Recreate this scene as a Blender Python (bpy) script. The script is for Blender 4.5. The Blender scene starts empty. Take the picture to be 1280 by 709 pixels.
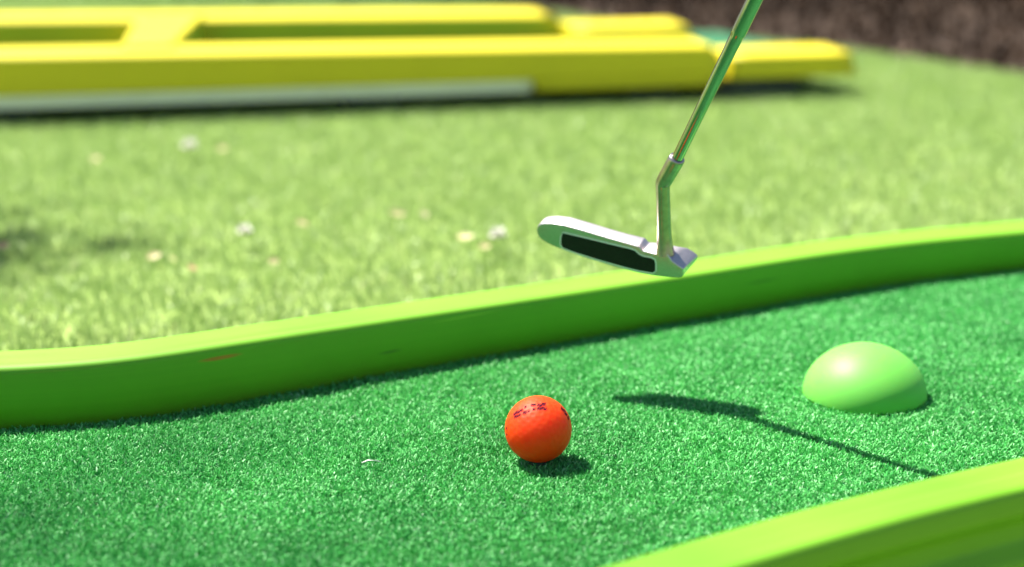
import bpy, bmesh, math, random
import numpy as np
from mathutils import Vector, Matrix

random.seed(7)
rng = np.random.default_rng(7)
R = math.radians
scene = bpy.context.scene
col = scene.collection

# ------------------------------------------------------------------ camera
F, PITCH, CAM_H = 2200.0, R(15), 0.40           # focal length in photo pixels, tilt, height
FW = np.array([0, math.cos(PITCH), -math.sin(PITCH)])
UP = np.array([0, math.sin(PITCH), math.cos(PITCH)])
RT = np.array([1.0, 0, 0])
CAM = np.array([0, 0, CAM_H])
LAWN = -0.030                                    # level of the lawn; z = 0 is the tip of the carpet pile


def ray(x, y):
    return FW + RT * (x - 640) / F - UP * (y - 354.5) / F


def ground(x, y, z=0.0):                         # where the photo's pixel meets the level z
    d = ray(x, y)
    return CAM + d * (z - CAM_H) / d[2]


def at_depth(x, y, depth):
    return CAM + ray(x, y) * depth


SUN = np.array([-0.464, 0.29, 1.0])             # towards the sun
SUN /= np.linalg.norm(SUN)

# ------------------------------------------------------------------ helpers


def tag(o, label=None, cat=None, group=None, kind=None):
    for k, v in (('label', label), ('category', cat), ('group', group), ('kind', kind)):
        if v:
            o[k] = v
    return o


def empty(name, loc):
    o = bpy.data.objects.new(name, None)
    o.empty_display_size = 0.05
    o.location = Vector(loc)
    col.objects.link(o)
    return o


def link_mesh(name, me, mat=None, parent=None, smooth=False):
    o = bpy.data.objects.new(name, me)
    col.objects.link(o)
    if mat:
        me.materials.append(mat)
    if smooth:
        me.shade_smooth()
    if parent:
        o.parent = parent
        o.matrix_parent_inverse = Matrix.Translation(-parent.location)
    return o


def mesh_from(name, verts, faces, mat=None, parent=None, smooth=False):
    me = bpy.data.meshes.new(name)
    me.from_pydata([tuple(v) for v in verts], [], faces)
    me.validate()
    bm = bmesh.new()
    bm.from_mesh(me)
    bmesh.ops.recalc_face_normals(bm, faces=bm.faces)
    bm.to_mesh(me)
    bm.free()
    return link_mesh(name, me, mat, parent, smooth)


def quads_mesh(name, verts, nlev, rnd, mat, parent=None, smooth=True):
    """verts (N, nlev*2, 3): N ribbons of nlev-1 quads each; rnd (N,) per ribbon."""
    n = verts.shape[0]
    nv = nlev * 2
    me = bpy.data.meshes.new(name)
    me.vertices.add(n * nv)
    me.vertices.foreach_set('co', verts.reshape(-1).astype(np.float32))
    base = []
    for k in range(nlev - 1):
        base.append([2 * k, 2 * k + 1, 2 * k + 3, 2 * k + 2])
    base = np.array(base)
    idx = (np.arange(n)[:, None, None] * nv + base[None]).reshape(-1)
    nf = n * (nlev - 1)
    me.loops.add(nf * 4)
    me.loops.foreach_set('vertex_index', idx.astype(np.int32))
    me.polygons.add(nf)
    me.polygons.foreach_set('loop_start', (np.arange(nf) * 4).astype(np.int32))
    a = me.attributes.new('rnd', 'FLOAT', 'POINT')
    a.data.foreach_set('value', np.repeat(rnd, nv).astype(np.float32))
    me.update(calc_edges=True)
    return link_mesh(name, me, mat, parent, smooth)


def inside(poly, x, y):
    poly = np.asarray(poly)
    r = np.zeros(len(x), bool)
    j = len(poly) - 1
    for i in range(len(poly)):
        xi, yi = poly[i]
        xj, yj = poly[j]
        if yi != yj:
            c = ((yi > y) != (yj > y)) & (x < (xj - xi) * (y - yi) / (yj - yi) + xi)
            r ^= c
        j = i
    return r


def resample(pts, step=0.012, sm=5):
    p = np.asarray(pts, float)
    s = np.r_[0, np.cumsum(np.linalg.norm(np.diff(p, axis=0), axis=1))]
    n = int(s[-1] / step) + 1
    t = np.linspace(0, s[-1], n)
    q = np.stack([np.interp(t, s, p[:, k]) for k in range(p.shape[1])], 1)
    if sm:
        k = np.exp(-0.5 * (np.arange(-3 * sm, 3 * sm + 1) / sm) ** 2)
        k /= k.sum()
        e0 = q[0] + (q[0] - q[1]) * np.arange(3 * sm, 0, -1)[:, None]
        e1 = q[-1] + (q[-1] - q[-2]) * np.arange(1, 3 * sm + 1)[:, None]
        qq = np.r_[e0, q, e1]
        q = np.stack([np.convolve(qq[:, c], k, 'valid') for c in range(q.shape[1])], 1)
    return q


def round_profile(corners, segs=5):
    """corners: (n, z, r) around a closed outline -> rounded (n, z) list with support points."""
    out = []
    m = len(corners)
    for i in range(m):
        p0, p1, p2 = (np.array(corners[(i + d) % m][:2], float) for d in (-1, 0, 1))
        r = corners[i][2]
        if r <= 0:
            out.append(p1)
            continue
        d0 = (p0 - p1) / np.linalg.norm(p0 - p1)
        d1 = (p2 - p1) / np.linalg.norm(p2 - p1)
        a, b = p1 + d0 * r, p1 + d1 * r
        out.append(p1 + d0 * r * 1.5)
        for k in range(segs + 1):
            t = k / segs
            out.append((1 - t) ** 2 * a + 2 * t * (1 - t) * p1 + t * t * b)
        out.append(p1 + d1 * r * 1.5)
    return np.array(out)


def sweep(name, path, prof, mat, parent=None, side=1.0, top_scale=None, end_round=0.0):
    """Sweep a closed profile (offset to the side, z) along a path of x, y points; UV = (length, outline)."""
    path = np.asarray(path)[:, :2]
    tan = np.gradient(path, axis=0)
    tan /= np.linalg.norm(tan, axis=1)[:, None]
    nor = np.stack([-tan[:, 1], tan[:, 0]], 1) * side
    m, n = len(path), len(prof)
    verts = []
    for i in range(m):
        sc = 1.0 if top_scale is None else top_scale[i]
        for a, z in prof:
            zz = z * sc if z > 0 else z
            verts.append((path[i, 0] + nor[i, 0] * a, path[i, 1] + nor[i, 1] * a, zz))
    faces = []
    for i in range(m - 1):
        for j in range(n):
            k = (j + 1) % n
            faces.append((i * n + j, i * n + k, (i + 1) * n + k, (i + 1) * n + j))
    faces.append(tuple(range(n)))
    faces.append(tuple((m - 1) * n + j for j in range(n)))
    s = np.r_[0, np.cumsum(np.linalg.norm(np.diff(path, axis=0), axis=1))]
    v = np.r_[0, np.cumsum(np.linalg.norm(np.diff(prof, axis=0), axis=1))]
    me = bpy.data.meshes.new(name)
    me.from_pydata(verts, [], faces)
    uv = me.uv_layers.new(name='UVMap')
    for l in me.loops:
        i, j = divmod(l.vertex_index, n)
        uv.data[l.index].uv = (s[i], v[j])
    bm = bmesh.new()
    bm.from_mesh(me)
    bmesh.ops.recalc_face_normals(bm, faces=bm.faces)
    bm.to_mesh(me)
    bm.free()
    o = link_mesh(name, me, mat, parent, True)
    for p in me.polygons:
        if len(p.vertices) > 4:
            p.use_smooth = False
    return o


def tube(name, pts, rad, mat, parent=None, segs=28, caps=True):
    pts = np.asarray(pts, float)
    m = len(pts)
    tan = np.gradient(pts, axis=0)
    tan /= np.linalg.norm(tan, axis=1)[:, None]
    ref = np.array([1.0, 0, 0])
    verts = []
    for i in range(m):
        a = ref - tan[i] * (ref @ tan[i])
        a /= np.linalg.norm(a)
        b = np.cross(tan[i], a)
        for k in range(segs):
            t = 2 * math.pi * k / segs
            verts.append(pts[i] + rad[i] * (math.cos(t) * a + math.sin(t) * b))
    faces = []
    for i in range(m - 1):
        for k in range(segs):
            k2 = (k + 1) % segs
            faces.append((i * segs + k, i * segs + k2, (i + 1) * segs + k2, (i + 1) * segs + k))
    if caps:
        faces.append(tuple(range(segs)))
        faces.append(tuple((m - 1) * segs + k for k in range(segs)))
    o = mesh_from(name, verts, faces, mat, parent, True)
    for p in o.data.polygons:
        if len(p.vertices) > 4:
            p.use_smooth = False
    return o


def sharp(o, ang=35):
    o.data.set_sharp_from_angle(angle=R(ang))
    return o


# ------------------------------------------------------------------ materials


class NT:
    def __init__(self, name):
        self.m = bpy.data.materials.new(name)
        self.m.use_nodes = True
        self.t = self.m.node_tree
        self.b = self.t.nodes['Principled BSDF']

    def n(self, typ, **kw):
        nd = self.t.nodes.new(typ)
        for k, v in kw.items():
            if k.startswith('i_'):
                nd.inputs[k[2:].replace('_', ' ')].default_value = v
            else:
                setattr(nd, k, v)
        return nd

    def l(self, a, b):
        self.t.links.new(a, b)

    def ramp(self, fac, stops):
        r = self.n('ShaderNodeValToRGB')
        e = r.color_ramp.elements
        while len(e) < len(stops):
            e.new(0.5)
        for k, (p, c) in enumerate(stops):
            e[k].position = p
            e[k].color = (*c, 1) if len(c) == 3 else c
        self.l(fac, r.inputs['Fac'])
        return r.outputs['Color']

    def set(self, **kw):
        for k, v in kw.items():
            self.b.inputs[k.replace('_', ' ')].default_value = v
        return self


def noise(nt, vec, scale, detail=4.0, rough=0.55):
    n = nt.n('ShaderNodeTexNoise')
    n.inputs['Scale'].default_value = scale
    n.inputs['Detail'].default_value = detail
    n.inputs['Roughness'].default_value = rough
    if vec is not None:
        nt.l(vec, n.inputs['Vector'])
    return n.outputs['Fac']


def mix(nt, fac, a, b):
    m = nt.n('ShaderNodeMix', data_type='RGBA')
    if isinstance(fac, float):
        m.inputs[0].default_value = fac
    else:
        nt.l(fac, m.inputs[0])
    for s, v in ((6, a), (7, b)):
        if isinstance(v, tuple):
            m.inputs[s].default_value = (*v, 1)
        else:
            nt.l(v, m.inputs[s])
    return m.outputs[2]


def bump(nt, h, strength, dist):
    b = nt.n('ShaderNodeBump')
    b.inputs['Strength'].default_value = strength
    b.inputs['Distance'].default_value = dist
    nt.l(h, b.inputs['Height'])
    nt.l(b.outputs['Normal'], nt.b.inputs['Normal'])


def rail_material(name, c0, c1, rough=0.33, scuffs=()):
    """Moulded plastic rubbed along its length: streaks follow the UV length; scuffs are (centre, half sizes, colour)."""
    nt = NT(name)
    tc = nt.n('ShaderNodeTexCoord')
    mp = nt.n('ShaderNodeMapping')
    mp.inputs['Scale'].default_value = (4.0, 260.0, 1.0)
    nt.l(tc.outputs['UV'], mp.inputs['Vector'])
    st = noise(nt, mp.outputs['Vector'], 1.0, 4)
    big = noise(nt, tc.outputs['Object'], 9.0, 3)
    c = mix(nt, nt.ramp(st, [(0.30, (0, 0, 0)), (0.75, (0.7, 0.7, 0.7))]), c0, c1)
    c = mix(nt, nt.ramp(big, [(0.45, (0, 0, 0)), (0.75, (0.35, 0.35, 0.35))]), c, tuple(0.82 * k for k in c0))
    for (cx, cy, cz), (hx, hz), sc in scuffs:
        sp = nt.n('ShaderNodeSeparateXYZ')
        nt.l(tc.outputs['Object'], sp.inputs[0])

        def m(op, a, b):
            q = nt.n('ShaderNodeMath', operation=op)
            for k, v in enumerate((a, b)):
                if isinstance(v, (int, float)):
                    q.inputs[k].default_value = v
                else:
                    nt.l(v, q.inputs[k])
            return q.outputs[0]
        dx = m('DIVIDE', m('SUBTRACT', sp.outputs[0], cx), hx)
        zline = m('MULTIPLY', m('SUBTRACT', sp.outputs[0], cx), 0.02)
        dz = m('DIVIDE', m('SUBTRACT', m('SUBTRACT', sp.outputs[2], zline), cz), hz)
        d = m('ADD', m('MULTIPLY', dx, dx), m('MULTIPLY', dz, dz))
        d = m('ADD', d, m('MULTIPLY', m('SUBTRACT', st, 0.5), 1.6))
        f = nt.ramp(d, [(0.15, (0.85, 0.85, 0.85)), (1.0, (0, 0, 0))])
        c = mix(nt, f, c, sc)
    nt.l(c, nt.b.inputs['Base Color'])
    r = nt.ramp(st, [(0.3, (rough - 0.06,) * 3), (0.75, (rough + 0.14,) * 3)])
    nt.l(r, nt.b.inputs['Roughness'])
    nt.set(Specular_IOR_Level=0.5)
    bump(nt, st, 0.05, 0.0004)
    return nt.m


def fibre_material(name, stops, rough=0.4, trans=0.0, spec=0.5):
    nt = NT(name)
    at = nt.n('ShaderNodeAttribute', attribute_name='rnd')
    c = nt.ramp(at.outputs['Fac'], stops)
    tc = nt.n('ShaderNodeTexCoord')
    patch = noise(nt, tc.outputs['Object'], 7.0, 3)
    c2 = mix(nt, nt.ramp(patch, [(0.4, (0, 0, 0)), (0.7, (0.22, 0.22, 0.22))]), c, stops[0][1])
    nt.l(c2, nt.b.inputs['Base Color'])
    nt.set(Roughness=rough, Specular_IOR_Level=spec)
    if trans:
        out = nt.t.nodes['Material Output']
        tr = nt.n('ShaderNodeBsdfTranslucent')
        nt.l(c2, tr.inputs['Color'])
        ms = nt.n('ShaderNodeMixShader')
        ms.inputs[0].default_value = trans
        nt.l(nt.b.outputs[0], ms.inputs[1])
        nt.l(tr.outputs[0], ms.inputs[2])
        nt.l(ms.outputs[0], out.inputs['Surface'])
    return nt.m


def noise_material(name, c0, c1, scale, rough=0.6, bs=0.0, bd=0.001, metallic=0.0, spec=0.5):
    nt = NT(name)
    tc = nt.n('ShaderNodeTexCoord')
    f = noise(nt, tc.outputs['Object'], scale, 5)
    nt.l(nt.ramp(f, [(0.3, c0), (0.7, c1)]), nt.b.inputs['Base Color'])
    nt.set(Roughness=rough, Metallic=metallic, Specular_IOR_Level=spec)
    if bs:
        bump(nt, f, bs, bd)
    return nt.m


LANE_O = np.array([0.05, 1.1, LAWN])
_scuff = ground(268, 448, 0.030)
M = {}
M['lime'] = rail_material('lime_plastic', (0.14, 0.37, 0.006), (0.175, 0.42, 0.018), 0.58,
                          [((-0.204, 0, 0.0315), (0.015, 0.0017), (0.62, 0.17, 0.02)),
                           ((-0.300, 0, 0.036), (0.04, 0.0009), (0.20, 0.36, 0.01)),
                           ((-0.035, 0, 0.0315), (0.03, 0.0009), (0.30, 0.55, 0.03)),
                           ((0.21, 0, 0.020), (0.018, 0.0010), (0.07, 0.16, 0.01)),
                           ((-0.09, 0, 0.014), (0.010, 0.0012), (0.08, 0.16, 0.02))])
M['lime_plain'] = rail_material('lime_plastic_plain', (0.14, 0.37, 0.006), (0.175, 0.42, 0.018), 0.58)
M['yellow'] = rail_material('yellow_plastic', (0.62, 0.52, 0.006), (0.69, 0.58, 0.014), 0.55)
M['grey_plinth'] = noise_material('grey_concrete', (0.82, 0.79, 0.71), (0.88, 0.85, 0.78), 30, 0.7)
M['carpet_back'] = noise_material('green_backing', (0.004, 0.09, 0.03), (0.008, 0.14, 0.05), 300, 0.8)
M['pile'] = fibre_material('green_pile', [(0.0, (0.008, 0.18, 0.035)), (0.35, (0.065, 0.47, 0.085)), (0.7, (0.20, 0.68, 0.20)), (1.0, (0.55, 0.86, 0.52))], 0.5, 0.25)
M['lawn'] = noise_material('lawn_base', (0.20, 0.30, 0.06), (0.32, 0.42, 0.11), 60, 0.9)
M['grass'] = fibre_material('grass_blades', [(0.0, (0.24, 0.36, 0.10)), (0.5, (0.335, 0.465, 0.155)), (0.85, (0.42, 0.54, 0.22)), (1.0, (0.50, 0.49, 0.27))], 0.45, 0.3)
M['ground'] = noise_material('far_ground', (0.10, 0.16, 0.04), (0.16, 0.22, 0.06), 3, 0.95)
M['mulch'] = noise_material('brown_mulch', (0.030, 0.015, 0.006), (0.036, 0.018, 0.008), 40, 0.95, 0.6, 0.01)
M['chips'] = fibre_material('bark_chips', [(0.0, (0.028, 0.014, 0.006)), (0.6, (0.032, 0.016, 0.007)), (0.85, (0.055, 0.032, 0.02)), (1.0, (0.14, 0.085, 0.062))], 0.9, 0.0, 0.2)
M['leaf'] = fibre_material('hedge_leaves', [(0.0, (0.015, 0.05, 0.012)), (1.0, (0.05, 0.11, 0.03))], 0.5, 0.25)
M['bark'] = noise_material('tree_bark', (0.05, 0.035, 0.025), (0.12, 0.09, 0.07), 25, 0.9, 0.5, 0.01)
M['path'] = noise_material('added_dark_paving', (0.05, 0.05, 0.045), (0.09, 0.085, 0.075), 35, 0.9, 0.3, 0.004)
M['board'] = noise_material('lane_board', (0.05, 0.06, 0.05), (0.09, 0.10, 0.09), 20, 0.8)
M['dome'] = rail_material('dome_plastic', (0.155, 0.52, 0.075), (0.17, 0.54, 0.085), 0.5)
_b = M['dome'].node_tree.nodes['Principled BSDF']
_b.inputs['Subsurface Weight'].default_value = 0.6
_b.inputs['Specular IOR Level'].default_value = 0.35
_b.inputs['Subsurface Scale'].default_value = 0.015
M['ink'] = noise_material('purple_ink', (0.010, 0.002, 0.013), (0.022, 0.004, 0.024), 900, 0.8, spec=0.1)
M['chrome'] = NT('polished_chrome').set(Base_Color=(0.36, 0.37, 0.36, 1), Metallic=1.0, Roughness=0.08).m
M['satin'] = noise_material('satin_steel', (0.58, 0.52, 0.52), (0.66, 0.60, 0.60), 500, 0.44, 0.05, 0.0002, 1.0)
M['neck'] = noise_material('worn_steel', (0.38, 0.32, 0.30), (0.50, 0.43, 0.40), 250, 0.28, 0.06, 0.0002, 1.0)
M['rim'] = NT('bright_rim').set(Base_Color=(0.85, 0.84, 0.82, 1), Metallic=0.0, Roughness=0.45).m
M['insert'] = noise_material('black_insert', (0.006, 0.006, 0.007), (0.012, 0.012, 0.013), 600, 0.5, 0.1, 0.0002, 0.0, 0.3)
M['rubber'] = noise_material('black_rubber', (0.012, 0.012, 0.012), (0.03, 0.03, 0.03), 200, 0.8)


def ball_material():
    nt = NT('orange_ball')
    tc = nt.n('ShaderNodeTexCoord')
    f = noise(nt, tc.outputs['Object'], 160, 4)
    g = noise(nt, tc.outputs['Object'], 900, 2)
    c = nt.ramp(f, [(0.3, (0.98, 0.050, 0.001)), (0.7, (1.0, 0.068, 0.002))])
    c = mix(nt, nt.ramp(g, [(0.66, (0, 0, 0)), (0.76, (0.5, 0.5, 0.5))]), c, (0.55, 0.16, 0.03))
    nt.l(c, nt.b.inputs['Base Color'])
    nt.set(Roughness=0.55, Subsurface_Weight=1.0, Subsurface_Scale=0.03, Specular_IOR_Level=0.28)
    nt.b.inputs['Subsurface Radius'].default_value = (1.0, 0.45, 0.1)
    return nt.m


M['ball'] = ball_material()

# ------------------------------------------------------------------ the green lane

lane = tag(empty('minigolf_lane', LANE_O),
           'green carpeted minigolf lane edged with glossy lime rails in the foreground', 'minigolf lane')

# inner foot of the back rail (x, y, height of its top edge)
bp = [(-1.00, 1.095, .0410), (-0.70, 1.093, .0410), (-0.50, 1.106, .0408), (-0.3438, 1.1235, .0404), (-0.2795, 1.1345, .0402),
      (-0.2423, 1.1495, .0410), (-0.1923, 1.1795, .0412), (-0.1392, 1.2138, .0395), (-0.0837, 1.2500, .0383), (-0.0244, 1.284, .0378),
      (0.0376, 1.3215, .0370), (0.1032, 1.3620, .0362), (0.1805, 1.4070, .0360), (0.2648, 1.4596, .0356), (0.353, 1.5070, .0345),
      (0.4637, 1.5534, .0328), (0.60, 1.602, .032), (0.80, 1.66, .032), (1.05, 1.70, .032)]
back = resample(bp, 0.012, 3)
W = 0.043
prof = round_profile([(0, -0.006, 0), (0, 1.0, 0.0001), (W, 1.0, 0.0001), (W, LAWN - 0.004, 0)])
# profile with unit top replaced by true millimetres below the top


def rail_profile(top, w, low_in, low_out, ri=0.006, ro=0.006, lip=False):
    c = [(0, low_in, 0), (0.0008, top, ri), (w, top, ro)]
    if lip:
        c += [(w, top - 0.016, 0.0045), (w - 0.010, top - 0.025, 0.0035), (w - 0.010, top - 0.036, 0.003), (w - 0.003, top - 0.046, 0.003), (w - 0.003, low_out, 0)]
    else:
        c += [(w, low_out, 0)]
    return round_profile(c)


prof = rail_profile(0.040, W, -0.006, LAWN - 0.006)
sweep('back_rail', back, prof, M['lime'], lane, 1.0, back[:, 2] / 0.040)

fp = [(-1.00, 0.505), (-0.60, 0.515), (-0.35, 0.560), (-0.15, 0.660), (-0.04, 0.728), (0.0506, 0.7916), (0.1058, 0.8300), (0.1509, 0.8594), (0.1984, 0.8878),
      (0.2486, 0.9159), (0.2908, 0.9390), (0.40, 0.990), (0.60, 1.070), (0.85, 1.14), (1.05, 1.17)]
front = resample([(x, y + 0.0095) for x, y in fp], 0.012, 3)
sweep('front_rail', front, rail_profile(0.045, 0.041, -0.006, LAWN - 0.014, 0.006, 0.006, True), M['lime_plain'], lane, -1.0)

BALL = np.array([0.0168, 1.0625, 0.0190])
BR = 0.0214
DOME = np.array([0.2522, 1.1965, -0.003])
DR = 0.0440

poly = np.r_[back[:, :2] + [0, 0.004], front[::-1, :2] - [0, 0.004]]
fl = [(x, y, -0.0055) for x, y in poly] + [(x, y, -0.022) for x, y in poly]
n = len(poly)
fc = [tuple(range(n)), tuple(range(2 * n - 1, n - 1, -1))] + [(i, (i + 1) % n, n + (i + 1) % n, n + i) for i in range(n)]
mesh_from('base_board', [(x, y, z - 0.003) for x, y, z in fl], fc, M['board'], lane)


def ribbons(px, py, z0, length, width, lean, curl, nlev=4, sink=0.0):
    n = len(px)
    az = rng.uniform(0, 2 * np.pi, n)
    le = np.abs(rng.normal(0, lean, n))
    d = np.stack([np.cos(az) * np.sin(le), np.sin(az) * np.sin(le), np.cos(le)], 1)
    az2 = rng.uniform(0, 2 * np.pi, n)
    bend = np.stack([np.cos(az2), np.sin(az2), rng.uniform(-0.9, 0.1, n)], 1) * rng.uniform(0.3, 1.0, n)[:, None] * curl
    wa = rng.uniform(0, 2 * np.pi, n)
    wd = np.stack([np.cos(wa), np.sin(wa), rng.normal(0, .3, n)], 1)
    p = np.stack([px, py, np.full(n, z0) if np.isscalar(z0) else z0], 1)
    out = np.zeros((n, nlev * 2, 3))
    seg = (length / (nlev - 1))[:, None]
    for k in range(nlev):
        t = k / (nlev - 1)
        w = width[:, None] * (1 - 0.55 * t ** 2) * 0.5
        out[:, 2 * k] = p - wd * w
        out[:, 2 * k + 1] = p + wd * w
        p = p + d * seg
        d = d + bend / (nlev - 1)
        d /= np.linalg.norm(d, axis=1)[:, None]
        ca, sa = math.cos(0.5), math.sin(0.5)
        wd = np.stack([wd[:, 0] * ca - wd[:, 1] * sa, wd[:, 0] * sa + wd[:, 1] * ca, wd[:, 2]], 1)
    return out


def in_view(x, y, z, pad):
    q = np.stack([x, y, np.full(len(x), z)], 1) - CAM
    dz = q @ FW
    u = 640 + F * (q @ RT) / dz
    v = 354.5 - F * (q @ UP) / dz
    return (u > -pad) & (u < 1280 + pad) & (v > -pad) & (v < 709 + pad) & (dz > 0)


def scatter(x0, x1, y0, y1, n):
    return rng.uniform(x0, x1, n), rng.uniform(y0, y1, n)


def pile():
    x0, x1, y0, y1 = -0.95, 1.0, 0.50, 1.72
    area = (x1 - x0) * (y1 - y0)
    x, y = scatter(x0, x1, y0, y1, int(area * 1e6 / 1.05))
    k = inside(poly, x, y)
    x, y = x[k], y[k]
    v = in_view(x, y, 0, 90)
    keep = v | (rng.random(len(x)) < 0.14)
    x, y, v = x[keep], y[keep], v[keep]
    k = (np.hypot(x - DOME[0], y - DOME[1]) > DR - 0.001) & (np.hypot(x - BALL[0], y - BALL[1]) > 0.008)
    x, y, v = x[k], y[k], v[k]
    n = len(x)
    s = np.where(v, 1.0, 1.9)
    # the pile is trodden unevenly: low patches a few centimetres across
    h = 1 + 0.10 * np.sin(x * 61 + 2 * np.sin(y * 37)) * np.sin(y * 53 + 1.7 * np.sin(x * 29))
    vt = ribbons(x, y, -0.0058, rng.uniform(0.0034, 0.0060, n) * h, rng.uniform(0.0007, 0.0013, n) * s, 0.5, 2.3, 4)
    r = np.clip(rng.beta(2.0, 2.6, n), 0, 1)
    return vt, r


vt, r = pile()
o = quads_mesh('carpet_pile', vt, 4, r, M['pile'], lane)
o['kind'] = 'stuff'
mesh_from('carpet', [(x, y, z) for x, y, z in fl[:n]] + [(x, y, z - 0.0025) for x, y, z in fl[:n]], fc, M['carpet_back'], lane)

# ------------------------------------------------------------------ dome obstacle on the carpet


def dome():
    prof_ = []
    hgt, seg = 0.0375, 40
    for k in range(seg + 1):
        t = (math.pi / 2) * k / seg
        prof_.append((DR * math.cos(t) ** 1.04 if k < seg else 0.0, hgt * math.sin(t) ** 0.98))
    verts, faces = [], []
    S = 96
    for rr, z in prof_[:-1]:
        for j in range(S):
            a = 2 * math.pi * j / S
            verts.append((DOME[0] + rr * math.cos(a), DOME[1] + rr * math.sin(a), DOME[2] + z))
    verts.append((DOME[0], DOME[1], DOME[2] + hgt))
    m = len(prof_) - 1
    for i in range(m - 1):
        for j in range(S):
            faces.append((i * S + j, i * S + (j + 1) % S, (i + 1) * S + (j + 1) % S, (i + 1) * S + j))
    for j in range(S):
        faces.append(((m - 1) * S + j, (m - 1) * S + (j + 1) % S, len(verts) - 1))
    faces.append(tuple(range(S)))
    o = mesh_from('dome_obstacle', verts, faces, M['dome'], None, True)
    return tag(o, 'smooth lime green half-dome bump fixed to the green carpet', 'dome obstacle')


dome()

# ------------------------------------------------------------------ ball


def ball():
    root = tag(empty('golf_ball', BALL - [0, 0, BR]), 'orange golf ball with dark printed marks on green carpet', 'golf ball')
    bm = bmesh.new()
    bmesh.ops.create_icosphere(bm, subdivisions=7, radius=1.0)
    co = np.array([v.co for v in bm.verts])
    nd = 332
    i = np.arange(nd) + 0.5
    ph = np.arccos(1 - 2 * i / nd)
    th = np.pi * (1 + 5 ** 0.5) * i
    dc = np.stack([np.cos(th) * np.sin(ph), np.sin(th) * np.sin(ph), np.cos(ph)], 1)
    best = np.full(len(co), -1.0)
    for k in range(0, len(co), 20000):
        best[k:k + 20000] = (co[k:k + 20000] @ dc.T).max(1)
    ang = np.arccos(np.clip(best, -1, 1)) * BR
    rd = 0.00155
    dep = np.where(ang < rd, 0.00017 * (1 - (ang / rd) ** 2), 0)
    for v, d in zip(bm.verts, dep):
        v.co = v.co * (BR - d) + Vector(BALL)
    me = bpy.data.meshes.new('ball_shell')
    bm.to_mesh(me)
    bm.free()
    link_mesh('ball_shell', me, M['ball'], root, True)

    def hit(px, py):
        d = ray(px, py)
        d = d / np.linalg.norm(d)
        oc = CAM - BALL
        rr = BR + 0.00006
        b = oc @ d
        disc = max(b * b - (oc @ oc - rr * rr), 0)
        return CAM + d * (-b - math.sqrt(disc))
    # small inked strokes of two lines of worn print: (x, y) ends in the plane facing the viewer, stroke height
    verts, faces = [], []

    def stroke(x0, y0, x1, y1, h, slant=0.6):
        q = []
        for k in range(4):
            t = k / 3
            x, y = x0 + (x1 - x0) * t, y0 + (y1 - y0) * t
            q += [hit(x + slant, y - h / 2), hit(x - slant * 0.4, y + h / 2)]
        b = len(verts)
        verts.extend(q)
        for k in range(3):
            faces.append((b + 2 * k, b + 2 * k + 1, b + 2 * k + 3, b + 2 * k + 2))

    def line(pts, h, gap=0.45, lw=2.5):
        h *= 1.55
        p = np.array(pts, float)
        s = np.r_[0, np.cumsum(np.hypot(*np.diff(p, axis=0).T))]
        u = 0.0
        while u < s[-1] - 1:
            e = min(u + lw * random.uniform(0.8, 1.3), s[-1])
            a = [np.interp(u, s, p[:, k]) for k in (0, 1)]
            b_ = [np.interp(e, s, p[:, k]) for k in (0, 1)]
            # each letter: two uprights joined by a bar
            stroke(a[0], a[1], a[0] + 1.0, a[1] - 0.15, h)
            stroke(b_[0] - 0.7, b_[1], b_[0], b_[1] - 0.1, h * random.uniform(0.6, 1))
            o_ = random.choice((-0.32, 0.0, 0.32)) * h
            stroke(a[0], a[1] + o_, b_[0], b_[1] + o_, h * 0.58)
            u = e + gap
    o_ = (625, 490)
    S = 12.9

    def P(*q):
        return [(o_[0] + a / S, o_[1] + b / S) for a, b in q]
    line(P((215, 358), (290, 322), (365, 282)), 2.5)
    line(P((395, 250), (435, 240)), 2.0)
    line(P((500, 217), (575, 213)), 2.0)
    line(P((600, 212), (740, 203)), 2.6)
    line(P((228, 415), (340, 362)), 2.5)
    line(P((370, 335), (425, 322)), 2.7)
    line(P((440, 318), (490, 308)), 1.8)
    line(P((528, 275), (560, 272)), 2.0)
    line(P((600, 278), (750, 262)), 2.5)
    mesh_from('printed_mark', verts, faces, M['ink'], root)
    verts, faces = [], []
    line([(701.2, 509.5), (705.5, 514.5), (708.6, 519.0)], 2.2, 0.4, 2.0)
    line([(709.5, 521.0), (711.0, 524.5)], 1.4, 0.3, 1.5)
    mesh_from('printed_mark', verts, faces, M['ink'], root)
    verts, faces = [], []
    stroke(632.6, 534.2, 633.4, 536.8, 1.6)
    stroke(632.9, 542.5, 633.6, 544.2, 1.4)
    mesh_from('printed_mark', verts, faces, M['ink'], root)


ball()

# ------------------------------------------------------------------ putter


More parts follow.
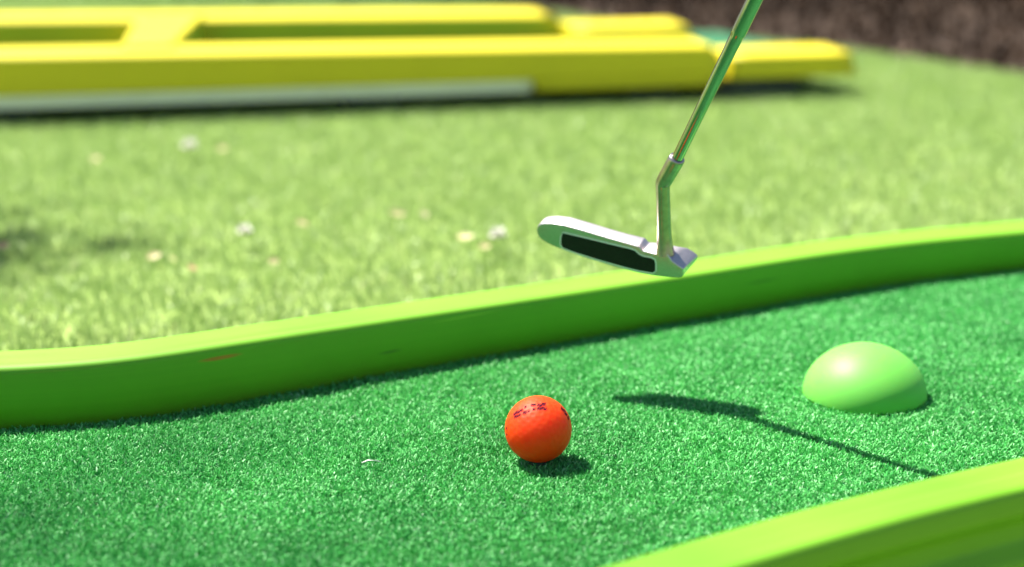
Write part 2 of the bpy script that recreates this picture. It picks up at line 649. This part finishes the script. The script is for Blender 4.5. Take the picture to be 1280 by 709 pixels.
def putter():
    s = np.array([-SUN[0] / SUN[2], -SUN[1] / SUN[2]])
    toe = at_depth(671, 288, 1.252)
    heel = at_depth(862, 335, 1.2106)
    e1 = (heel - toe) / np.linalg.norm(heel - toe)
    # shaft: where the sight plane of its picture meets the plane of its shadow
    n1 = np.cross(ray(847, 197), ray(943, 0))
    a, b = ground(955, 524), ground(1185, 595)
    n2 = np.cross(b - a, -SUN)
    sd = np.cross(n1, n2)
    sd /= np.linalg.norm(sd)
    sd *= np.sign(sd[2])

    def on_shaft(px, py):
        d = ray(px, py)
        return CAM + d * (((a - CAM) @ n2) / (d @ n2))
    e3 = sd - e1 * (sd @ e1)
    e3 /= np.linalg.norm(e3)
    e2 = np.cross(e1, e3)
    if e2[1] > 0:
        e2 = -e2

    def face_pt(px, py, out=0.0):
        d = ray(px, py)
        t = ((toe + e2 * out - CAM) @ e2) / (d @ e2)
        return CAM + d * t
    bot = on_shaft(847, 197)
    root = tag(empty('putter', toe), 'steel putter with black face insert swung above the green carpet', 'putter')
    # head outline on the striking face (toe, sole, heel, top line)
    out = [(679, 279.3), (675, 280.3), (672, 283), (670.6, 287), (671, 291.5), (673, 296), (677, 300), (682, 303.3), (690, 307.3), (699, 311), (712, 315.8),
           (725, 320.4), (739, 325), (760, 331.6), (781, 337.5), (800, 342), (820, 345.4), (838, 347.2), (850, 347.6), (853, 345.5), (854.5, 336.5),
           (847, 332), (839, 326.5), (834, 318.5), (818, 317.2), (803, 314), (798.5, 308.4), (776, 302), (753, 295.5), (728, 288), (705, 281.5), (690, 279.2)]
    HEEL = {(854.5, 336.5): (872.5, 318.5), (847, 332): (868, 314.8), (839, 326.5): (860, 309.8), (834, 318.5): (846, 307.5), (853, 345.5): (873, 321), (850, 347.6): (870, 326)}
    fr, bk = [], []
    for k, (px, py) in enumerate(out):
        p = face_pt(px, py)
        u = (p - toe) @ e1
        dep = np.interp(u, [0, 0.008, 0.02, 0.07, 0.085, 0.1, 0.12], [0.0085, 0.0105, 0.0115, 0.011, 0.013, 0.018, 0.019])
        fr.append(p)
        q = p - e2 * dep
        if py > 300 and 3 < k < 20:                 # the sole is narrower than the top line
            q = p - e2 * dep * 0.9 + e3 * 0.0015
        if px > 845:
            q = q + e1 * 0.0015
        if (px, py) in HEEL:                       # the heel's top stays level at the back while its front edge slopes down
            q = face_pt(*HEEL[(px, py)], -dep * 0.85)
        bk.append(q)
    m = len(out)
    bm = bmesh.new()
    vf = [bm.verts.new(p) for p in fr]
    vb = [bm.verts.new(p) for p in bk]
    bm.faces.new(vf)
    bm.faces.new(vb[::-1])
    for k in range(m):
        bm.faces.new((vf[k], vb[k], vb[(k + 1) % m], vf[(k + 1) % m]))
    bmesh.ops.recalc_face_normals(bm, faces=bm.faces)
    edges = [e for e in bm.edges if e.calc_face_angle(0) > R(30)]
    bmesh.ops.bevel(bm, geom=edges, offset=0.0009, segments=3, profile=0.5, affect='EDGES', clamp_overlap=True)
    me = bpy.data.meshes.new('putter_head')
    bm.to_mesh(me)
    bm.free()
    head = sharp(link_mesh('putter_head', me, M['satin'], root, True), 28)

    fl_, fr_ = [], []
    for px, py, de, hi in ((690, 306, .012, .004), (705, 312, .021, .006), (739, 324, .024, .007), (781, 336.5, .024, .007), (820, 344, .024, .007), (846, 346, .022, .007)):
        p = face_pt(px, py) + e3 * 0.0012
        fl_ += [p - e2 * 0.006, p - e2 * 0.006 + e3 * hi, p - e2 * de + e3 * hi, p - e2 * de + e3 * 0.0015]
    ff = [(0, 1, 2, 3), (23, 22, 21, 20)]
    for k in range(5):
        ff += [(4 * k + j, 4 * k + (j + 1) % 4, 4 * k + 4 + (j + 1) % 4, 4 * k + 4 + j) for j in range(4)]
    mesh_from('flange', fl_, ff, M['satin'], None).parent = head

    def plate(name, pts, lo, hi, mat):
        p0 = [face_pt(x, y) for x, y in pts]
        v = [p + e2 * lo for p in p0] + [p + e2 * hi for p in p0]
        k = len(pts)
        f = [tuple(range(k)), tuple(range(2 * k - 1, k - 1, -1))] + [(i, (i + 1) % k, k + (i + 1) % k, k + i) for i in range(k)]
        o = mesh_from(name, v, f, mat, None)
        o.parent = head
        return o
    ins = [(703.5, 291.2), (735, 298.6), (765, 306), (788, 311.3), (794, 313.6), (799, 318.4), (805, 321), (814, 322.6), (818.2, 325), (819.3, 330), (819.2, 338.6),
           (816, 340.6), (800, 338), (780, 333.2), (755, 326.2), (735, 320.2), (715, 313.8), (703.5, 309.2), (701.3, 305), (701.8, 297)]
    c = np.mean(ins, 0)

    def grow(pts, d):
        p = np.array(pts)
        t = np.roll(p, -1, 0) - np.roll(p, 1, 0)
        nn = np.stack([t[:, 1], -t[:, 0]], 1)
        nn /= np.linalg.norm(nn, axis=1)[:, None]
        if ((p - c) * nn).sum() < 0:
            nn = -nn
        return [tuple(q) for q in p + nn * d]
    plate('insert_rim', grow(ins, 1.7), -0.001, 0.00022, M['rim'])
    plate('face_insert', ins, -0.001, 0.00036, M['insert'])

    # neck: from the heel block up to the bend, then the socket along the shaft
    base = face_pt(827.5, 322) - e2 * 0.0055
    bend = on_shaft(828.5, 229.5)
    # keep the neck's foot on its own sight line while it sits inside the head
    up = bot - bend
    L = np.linalg.norm(up)
    up /= L
    dn = (base - bend) / np.linalg.norm(base - bend)
    pts = [base + (bend - base) * t for t in np.linspace(0, 0.9, 8)] + [bend + dn * 0.0016, bend, bend + up * 0.0016]
    pts += [bend + up * 0.003, bend + up * (L - 0.0025), bend + up * (L - 0.0008), bend + up * L]
    rad = [0.0070, 0.0057, 0.0050, 0.0048, 0.0048, 0.0048, 0.0048, 0.0048, 0.0049, 0.0051, 0.0053, 0.0055, 0.0057, 0.0055, 0.0048]
    sharp(tube('hosel', pts, rad, M['neck'], root), 50)
    top = on_shaft(943, 0)
    Ls = np.linalg.norm(top - bot)
    step_at = Ls * 0.80
    d = (top - bot) / Ls
    total = 0.84
    sp, sr = [], []
    for t, rr in ((-0.006, .0039), (0.0, .0039), (0.02, .0039), (0.05, .0040), (step_at - 0.004, .0044), (step_at - 0.001, .0044), (step_at + 0.0005, .0049), (step_at + 0.003, .0049),
                  (Ls, .0049), (0.30, .0052), (0.58, .0058)):
        sp.append(bot + d * t)
        sr.append(rr)
    sharp(tube('shaft', sp, sr, M['chrome'], root, 40), 40)
    gp = [bot + d * t for t in (0.56, 0.565, 0.60, 0.75, total - 0.006, total)]
    tube('grip', gp, [.0075, .0098, .0108, .0125, .0135, .0115], M['rubber'], root)


putter()

# ------------------------------------------------------------------ yellow lane behind

A = ground(0, 139, LAWN + 0.012)
B = ground(665, 117, LAWN + 0.012)
yd = (B - A)[:2] / np.linalg.norm((B - A)[:2])
yn = np.array([-yd[1], yd[0]])


def ypt(s, off):
    return A[:2] + yd * s + yn * off


def ypath(s0, s1, off=0.0, step=0.03):
    k = max(3, int((s1 - s0) / step))
    return np.array([ypt(s, off) for s in np.linspace(s0, s1, k)])


YW = 0.115
yl = tag(empty('minigolf_lane', (*ypt(0.4, 0.3), LAWN)),
         'raised yellow minigolf lane on a grey plinth across the lawn', 'minigolf lane')


def beam(name, s0, s1, off, w, top, low, parent, mat, slant=0.0, rad=0.009, fall=None):
    pr = round_profile([(0, low, 0.004), (0, top, rad), (w, top, rad), (w, low, 0.004)])
    pa = ypath(s0, s1, off)
    o = sweep(name, pa, pr, mat, parent, 1.0, None if fall is None else (fall[0] + (fall[1] - fall[0]) * np.linspace(s0, s1, len(pa))) / top)
    if slant:                                        # the end is cut at a slope: the top stops short of the foot
        me = o.data
        e = ypt(s1, 0)
        for v in me.vertices:
            s = (np.array(v.co[:2]) - A[:2]) @ yd
            if s > s1 - 0.001:
                f = max(0.0, (v.co.z - low) / (top - low))
                v.co.x -= yd[0] * slant * f
                v.co.y -= yd[1] * slant * f
    return o


Z0 = LAWN + 0.012
beam('near_rail', -0.75, 1.105, 0.0, YW, 0.050, 0.0025, yl, M['yellow'], 0.030, 0.009, (0.0610, 0.0490))
beam('far_rail', -0.75, 0.965, 0.44, 0.125, 0.056, 0.0, yl, M['yellow'], 0.045, 0.009, (0.0640, 0.0500))
beam('plinth', -0.75, 0.79, 0.006, 0.55, 0.0022, Z0, yl, M['grey_plinth'], 0, 0.002)
beam('skirt', 0.793, 1.09, 0.002, 0.55, 0.0022, Z0 + 0.002, yl, M['yellow'], 0, 0.002)
q = [ypt(-0.74, YW + 0.002), ypt(1.06, YW + 0.002), ypt(1.06, 0.448), ypt(-0.74, 0.448)]
mesh_from('carpet', [(*p, 0.008) for p in q] + [(*p, 0.0026) for p in q],
          [(0, 1, 2, 3), (7, 6, 5, 4)] + [(i, (i + 1) % 4, 4 + (i + 1) % 4, 4 + i) for i in range(4)], M['carpet_back'], yl)
# cross block between the rails, its ends cut on a slant
cb = [ypt(0.176, 0.060), ypt(0.252, 0.060), ypt(0.315, 0.470), ypt(0.205, 0.470)]
cbt = 0.066
bmv = [(*p, cbt) for p in cb] + [(*p, 0.0085) for p in cb]
blk = mesh_from('cross_block', bmv, [(0, 1, 2, 3), (7, 6, 5, 4)] + [(i, (i + 1) % 4, 4 + (i + 1) % 4, 4 + i) for i in range(4)], M['yellow'], yl)
bm = bmesh.new()
bm.from_mesh(blk.data)
bmesh.ops.bevel(bm, geom=list(bm.edges), offset=0.006, segments=3, profile=0.5, affect='EDGES')
bm.to_mesh(blk.data)
bm.free()

ye = tag(empty('lane_section', (*ypt(1.2, 0.25), LAWN)),
         'low yellow end section with green carpet jutting out beyond the raised yellow lane', 'lane end section')
o = beam('near_rail', 1.108, 1.322, 0.004, 0.12, 0.030, -0.007, ye, M['yellow'], 0.012, 0.008)
beam('far_rail', 0.945, 1.17, 0.36, 0.12, 0.036, 0.0, ye, M['yellow'], 0.02)
q = [ypt(1.11, 0.126), ypt(1.31, 0.126), ypt(1.24, 0.455), ypt(1.11, 0.455)]
mesh_from('carpet', [(*p, 0.012) for p in q] + [(*p, 0.0) for p in q],
          [(0, 1, 2, 3), (7, 6, 5, 4)] + [(i, (i + 1) % 4, 4 + (i + 1) % 4, 4 + i) for i in range(4)], M['carpet_back'], ye)
beam('support', 1.095, 1.235, 0.03, 0.45, -0.0075, LAWN - 0.012, ye, M['board'], 0, 0.002)

# feet under the raised lane
for s in (-0.6, 0.0, 0.55, 1.0):
    q = [ypt(s - 0.04, 0.06), ypt(s + 0.04, 0.06), ypt(s + 0.04, 0.5), ypt(s - 0.04, 0.5)]
    mesh_from('bearer', [(*p, Z0 - 0.0005) for p in q] + [(*p, LAWN - 0.014) for p in q],
              [(0, 1, 2, 3), (7, 6, 5, 4)] + [(i, (i + 1) % 4, 4 + (i + 1) % 4, 4 + i) for i in range(4)], M['board'], yl)

# ------------------------------------------------------------------ ground, lawn, mulch

GB = LAWN - 0.009


def sheet(name, pts, z, mat):
    return tag(mesh_from(name, [(x, y, z) for x, y in pts], [tuple(range(len(pts)))], mat), kind='structure')


sheet('ground', [(-150, -150), (150, -150), (150, 150), (-150, 150)], GB - 0.012, M['ground'])
edge = resample([(-6, 4.6), (-1.3, 4.5), (-0.15, 4.35), (0.12, 3.98), (0.35, 3.60), (0.667, 3.36), (0.77, 3.19), (0.89, 3.03), (1.05, 2.80), (1.5, 2.3), (3.5, 0.5)], 0.05, 2)
sheet('lawn', [(-6, -4), (3.5, -4)] + [tuple(p) for p in edge[::-1, :2]], GB - 0.004, M['lawn'])
sheet('path', [(-4, -3), (3, -3), (3, 0.98), (1.2, 0.93), (0.45, 0.80), (0.0, 0.50), (-0.4, 0.36), (-1.2, 0.32), (-4, 0.3)], GB + 0.002, M['path'])  # unseen dark sheet, added to cut the light bounced onto rails and putter
sheet('mulch_bed', [(-7, 3.6), (-1.3, 3.6), (0.2, 3.3), (0.7, 2.8), (1.2, 2.2), (3.6, 0.2), (9, 0.2), (9, 9), (-7, 9)], GB - 0.008, M['mulch'])

lawn_poly = [(-1.6, 1.0), (1.7, 1.0)] + [tuple(p) for p in edge[::-1, :2] if -1.6 < p[0] < 1.75] + [(-1.6, 4.5)]
lane_foot = np.r_[back[:, :2] + yn * 0.05, [(1.05, 0.4), (-1.0, 0.4)]]
yfoot = [ypt(-0.75, 0.02), ypt(1.24, 0.02), ypt(1.24, 0.54), ypt(-0.75, 0.54)]


def grass():
    x, y = scatter(-1.6, 1.75, 1.0, 4.6, int(3.35 * 3.6 * 1e4 * 6.0))
    k = inside(lawn_poly, x, y) & ~inside(lane_foot, x, y) & ~inside(yfoot, x, y)
    x, y = x[k], y[k]
    v = in_view(x, y, LAWN, 60)
    k = v | (rng.random(len(x)) < 0.3)
    x, y, v = x[k], y[k], v[k]
    n = len(x)
    s = np.where(v, 1.0, 1.8)
    vt = ribbons(x, y, GB - 0.004, rng.uniform(0.009, 0.016, n), rng.uniform(0.0011, 0.0022, n) * s, 0.85, 1.0, 3)
    cl = 0.5 + 0.5 * np.sin(x * 23 + 2.1 * np.sin(y * 17)) * np.sin(y * 19 + 1.9 * np.sin(x * 13))
    r = np.clip(rng.beta(2.2, 2.2, n) + 0.22 * (cl - 0.5), 0, 1)
    return vt, r


vt, r = grass()
tag(quads_mesh('grass', vt, 3, r, M['grass']), 'pale yellow green short lawn grass between the lanes', 'grass', kind='stuff')


def chips():
    x, y = scatter(-1.6, 2.4, 2.2, 5.0, 26000)
    ex = np.interp(x, edge[:, 0], edge[:, 1])
    k = (y > ex + rng.normal(0.0, 0.03, len(x)))
    x, y = x[k], y[k]
    n = len(x)
    vt = ribbons(x, y, GB + rng.uniform(-0.004, 0.01, n), rng.uniform(0.010, 0.032, n), rng.uniform(0.005, 0.013, n), 1.5, 0.3, 3)
    near_lawn = np.clip(1 - (y - np.interp(x, edge[:, 0], edge[:, 1])) / 0.22, 0, 1)     # paler chips along the lawn
    return vt, np.clip(rng.beta(1.6, 3.2, n) + 0.45 * near_lawn, 0, 1)


vt, r = chips()
tag(quads_mesh('bark_chips', vt, 3, r, M['chips'], None, False), 'dark brown bark chips covering the bed at the back', 'bark chips', kind='stuff')

# ------------------------------------------------------------------ hedge and young tree


def leaves(centers, size, name, parent):
    n = len(centers)
    vt = ribbons(centers[:, 0], centers[:, 1], centers[:, 2], rng.uniform(0.6, 1.2, n) * size, rng.uniform(0.4, 0.6, n) * size, 1.1, 0.5, 3)
    return quads_mesh(name, vt, 3, rng.random(n), M['leaf'], parent, False)


hedge = tag(empty('hedge', (0.2, 4.9, GB)), 'dark green leafy hedge behind the bark bed at the back', 'hedge')
n = 15000
hx = rng.uniform(-2.2, 2.8, n)
hz = rng.uniform(0.0, 1.05, n) + GB + 0.03
hy = 4.88 + 0.30 * np.sin(hx * 3.1) * 0.4 + rng.normal(0, 0.17, n)
hy = np.clip(hy, 4.42 + 0.05 * np.sin(hx * 9) + 0.04 * np.sin(hz * 11 + hx * 5), 5.3)
leaves(np.stack([hx, hy, hz], 1), 0.055, 'foliage', hedge)
for x in np.arange(-2.0, 2.7, 0.42):
    xx = x + random.uniform(-0.08, 0.08)
    tube('stem', [(xx, 4.9, GB - 0.02), (xx + random.uniform(-.05, .05), 4.92, 0.4), (xx + random.uniform(-.12, .12), 4.9, 0.85)], [0.02, 0.014, 0.006], M['bark'], hedge, 10)

# two trees left of the frame: a young one throws the small shade patch on the lawn's left edge,
# the thin top of an added, unseen tall one a faint, very soft shade over the lower left of the carpet
c_low = ground(-185, 288, LAWN) + SUN / SUN[2] * 2.2
tree = tag(empty('young_tree', (c_low[0], c_low[1], GB)), 'slender young tree with a small leafy crown left of the yellow lane', 'tree')
tube('trunk', [(c_low[0] - 0.1, c_low[1] + 0.05, GB - 0.02), (c_low[0] - 0.06, c_low[1] + 0.03, 0.8), (c_low[0] - 0.02, c_low[1], 1.6), tuple(c_low)], [0.03, 0.024, 0.016, 0.005], M['bark'], tree, 14)
pts = []
for k in range(20):
    v = rng.normal(0, 1, 3)
    v /= np.linalg.norm(v)
    pts.append(c_low + v * rng.uniform(0.05, 0.22) + rng.normal(0, 0.05, (24, 3)))
leaves(np.concatenate(pts), 0.05, 'crown', tree)
c_top = np.array([-0.28, 0.74, 0]) + SUN / SUN[2] * 11.0
tree = tag(empty('tree', (c_top[0] - 0.5, c_top[1] + 0.3, GB)), 'unseen tall thin tree added for soft shade, sparse high crown far left of the lanes', 'tree')
tube('trunk', [(c_top[0] - 0.5, c_top[1] + 0.3, GB - 0.02), (c_top[0] - 0.4, c_top[1] + 0.3, 3.5), (c_top[0] - 0.2, c_top[1] + 0.1, 7.5), tuple(c_top + [-0.1, 0.1, 0])], [0.14, 0.11, 0.06, 0.006], M['bark'], tree, 14)
pts = c_top + rng.normal(0, 1, (620, 3)) * np.array([0.30, 0.30, 0.8])
leaves(pts, 0.065, 'crown', tree)

# ------------------------------------------------------------------ fallen petals and leaves on the lawn


def leaf_mat(name, c0, c1):
    return noise_material(name, c0, c1, 200, 0.6)


LM = {'brown': leaf_mat('sunlit_bark_brown', (0.09, 0.06, 0.035), (0.14, 0.09, 0.06)),
      'white': leaf_mat('white_petal', (0.74, 0.70, 0.64), (0.82, 0.80, 0.76)),
      'tan': leaf_mat('tan_leaf', (0.42, 0.36, 0.17), (0.50, 0.42, 0.21)),
      'yellow': leaf_mat('yellow_leaf', (0.50, 0.47, 0.20), (0.58, 0.52, 0.26)),
      'pink': leaf_mat('pink_leaf', (0.44, 0.41, 0.21), (0.52, 0.47, 0.27)),
      'rust': leaf_mat('rust_leaf', (0.42, 0.25, 0.13), (0.50, 0.32, 0.17))}


def fallen_leaf(px, py, ln, wd, rot, colr, label):
    p = ground(px, py, LAWN + 0.002 if py < 500 else 0.0)
    K, J = 9, 5
    tilt = Matrix.Rotation(rot, 3, 'Z') @ Matrix.Rotation(random.uniform(0.3, 0.8), 3, 'X') @ Matrix.Rotation(random.uniform(-0.3, 0.3), 3, 'Y')
    verts, faces = [], []
    for i in range(K):
        t = i / (K - 1)
        w = wd * 0.5 * max(0.06, math.sin(math.pi * t ** 0.85)) * (1 + 0.12 * math.sin(9 * t + rot))
        for j in range(J):
            s = j / (J - 1) * 2 - 1
            verts.append(tilt @ Vector(((t - 0.5) * ln * 0.85, s * w * 0.85, 0.25 * abs(s) * w + 0.18 * ln * (t - 0.5) ** 2)))
    for i in range(K - 1):
        for j in range(J - 1):
            faces.append((i * J + j, i * J + j + 1, (i + 1) * J + j + 1, (i + 1) * J + j))
    o = mesh_from('fallen_leaf', verts, faces, LM[colr], None, True)
    o.location = Vector(p) + Vector((0, 0, 0.004))
    tag(o, label, 'fallen leaf', 'fallen leaves on the lawn' if py < 500 else None)


def blossom(px, py, size, label):
    p = ground(px, py, LAWN + 0.004)
    verts, faces = [], []
    rot0 = random.uniform(0, 6)
    for ring, (cnt, rs, lift) in enumerate(((5, 1.0, 0.30), (5, 0.8, 0.62), (4, 0.45, 0.75))):
        for k in range(cnt):
            a = rot0 + ring * 0.6 + 2 * math.pi * k / cnt
            b = len(verts)
            for i in range(5):
                t = i / 4
                w = size * rs * 0.36 * math.sin(math.pi * (0.12 + 0.76 * t))
                r_ = size * rs * 0.55 * t
                for j in range(3):
                    q = j - 1
                    verts.append((r_ * math.cos(a) - q * w * math.sin(a), r_ * math.sin(a) + q * w * math.cos(a),
                                  0.002 + size * lift * t ** 1.3 + abs(q) * 0.001 + 0.0003 * k))
            for i in range(4):
                for j in range(2):
                    faces.append((b + i * 3 + j, b + i * 3 + j + 1, b + (i + 1) * 3 + j + 1, b + (i + 1) * 3 + j))
    o = mesh_from('fallen_blossom', verts, faces, LM['white'], None, True)
    o.location = Vector(p)
    tag(o, label, 'blossom', 'fallen blossoms on the lawn')


blossom(237, 190, 0.019, 'white fallen blossom highest up the lawn, below the yellow lane')
blossom(306, 297, 0.015, 'white fallen blossom alone on the left half of the lawn')
blossom(622, 303, 0.017, 'bright white fallen blossom left of the putter head')
fallen_leaf(497, 271, 0.024, 0.012, 0.2, 'yellow', 'yellowish fallen leaf left of a pinkish one in the middle of the lawn')
fallen_leaf(530, 272, 0.016, 0.012, 1.0, 'pink', 'pinkish fallen leaf right beside a yellowish one')
fallen_leaf(582, 301, 0.022, 0.012, 0.1, 'yellow', 'pale yellow fallen leaf just left of the bright white blossom')
fallen_leaf(606, 313, 0.016, 0.010, 0.6, 'tan', 'tan fallen leaf just below the bright white blossom')
fallen_leaf(378, 284, 0.017, 0.013, 0.4, 'tan', 'round tan fallen leaf right of the lone white blossom')
fallen_leaf(193, 325, 0.018, 0.012, 0.7, 'tan', 'tan fallen leaf, left one of a pair near the lime rail')
fallen_leaf(214, 328, 0.016, 0.011, 2.2, 'yellow', 'yellowish fallen leaf, right one of a pair near the lime rail')
fallen_leaf(240, 340, 0.014, 0.012, 1.3, 'rust', 'small rusty fallen leaf closest to the lime rail')
fallen_leaf(342, 331, 0.014, 0.010, 0.4, 'tan', 'small tan fallen leaf below the lone white blossom')
fallen_leaf(120, 203, 0.016, 0.012, 0.9, 'tan', 'orange tan fallen leaf far left on the lawn, near the yellow lane')
fallen_leaf(278, 190, 0.016, 0.012, 0.3, 'tan', 'tan fallen leaf right beside the highest white blossom')
fallen_leaf(306, 193, 0.016, 0.010, 2.0, 'pink', 'pale pink fallen leaf second to the right of the highest blossom')
fallen_leaf(4, 312, 0.016, 0.014, 0.5, 'rust', 'reddish fallen leaf in the shade patch at the lawn edge')
fallen_leaf(1180, 62, 0.09, 0.05, 0.5, 'brown', 'large pale brown leaf shape standing in for a sunlit patch on the bark bed')  # sunlit patch of the bed, painted as a paler leaf shape

# a stray pale thread on the carpet
p = ground(464, 578, 0.002)
o = tube('stray_thread', [p + np.array([-0.006, -0.001, 0]), p + np.array([-0.002, 0.0005, 0.0012]), p + np.array([0.003, 0, 0.001]), p + np.array([0.006, 0.001, 0])],
         [0.0003, 0.0005, 0.0005, 0.0003], LM['white'], None, 8)
tag(o, 'short pale thread lying on the green carpet left of the ball', 'thread')


# ------------------------------------------------------------------ light, sky, camera

w = bpy.data.worlds.new('World')
scene.world = w
w.use_nodes = True
nt = w.node_tree
bg = nt.nodes['Background']
sky = nt.nodes.new('ShaderNodeTexSky')
sky.sky_type = 'NISHITA'
sky.sun_disc = False
sky.sun_elevation = math.asin(SUN[2])
sky.sun_rotation = math.atan2(SUN[0], SUN[1])
nt.links.new(sky.outputs[0], bg.inputs['Color'])
bg.inputs['Strength'].default_value = 0.05

ld = bpy.data.lights.new('sun', 'SUN')
ld.energy = 5.0
ld.angle = R(0.53)
ld.color = (1.0, 0.96, 0.88)
so = bpy.data.objects.new('sun', ld)
so.rotation_euler = Vector(-SUN).to_track_quat('-Z', 'Y').to_euler()
so.location = (-2, 2, 5)
col.objects.link(so)

cd = bpy.data.cameras.new('camera')
cam = bpy.data.objects.new('camera', cd)
cam.location = (0, 0, CAM_H)
cam.rotation_euler = (R(90) - PITCH, 0, 0)
cd.sensor_width = 36
cd.lens = F / 1280 * 36
cd.clip_start = 0.02
cd.clip_end = 500
cd.dof.use_dof = True
cd.dof.focus_distance = 1.14
cd.dof.aperture_fstop = 3.5
cd.dof.aperture_blades = 0
col.objects.link(cam)
scene.camera = cam

scene.view_settings.view_transform = 'Standard'
scene.view_settings.look = 'None'
scene.view_settings.gamma = 1.0
scene.view_settings.exposure = 1.55
scene.cycles.use_denoising = True
scene.cycles.caustics_reflective = False
scene.cycles.caustics_refractive = False
scene.cycles.max_bounces = 8
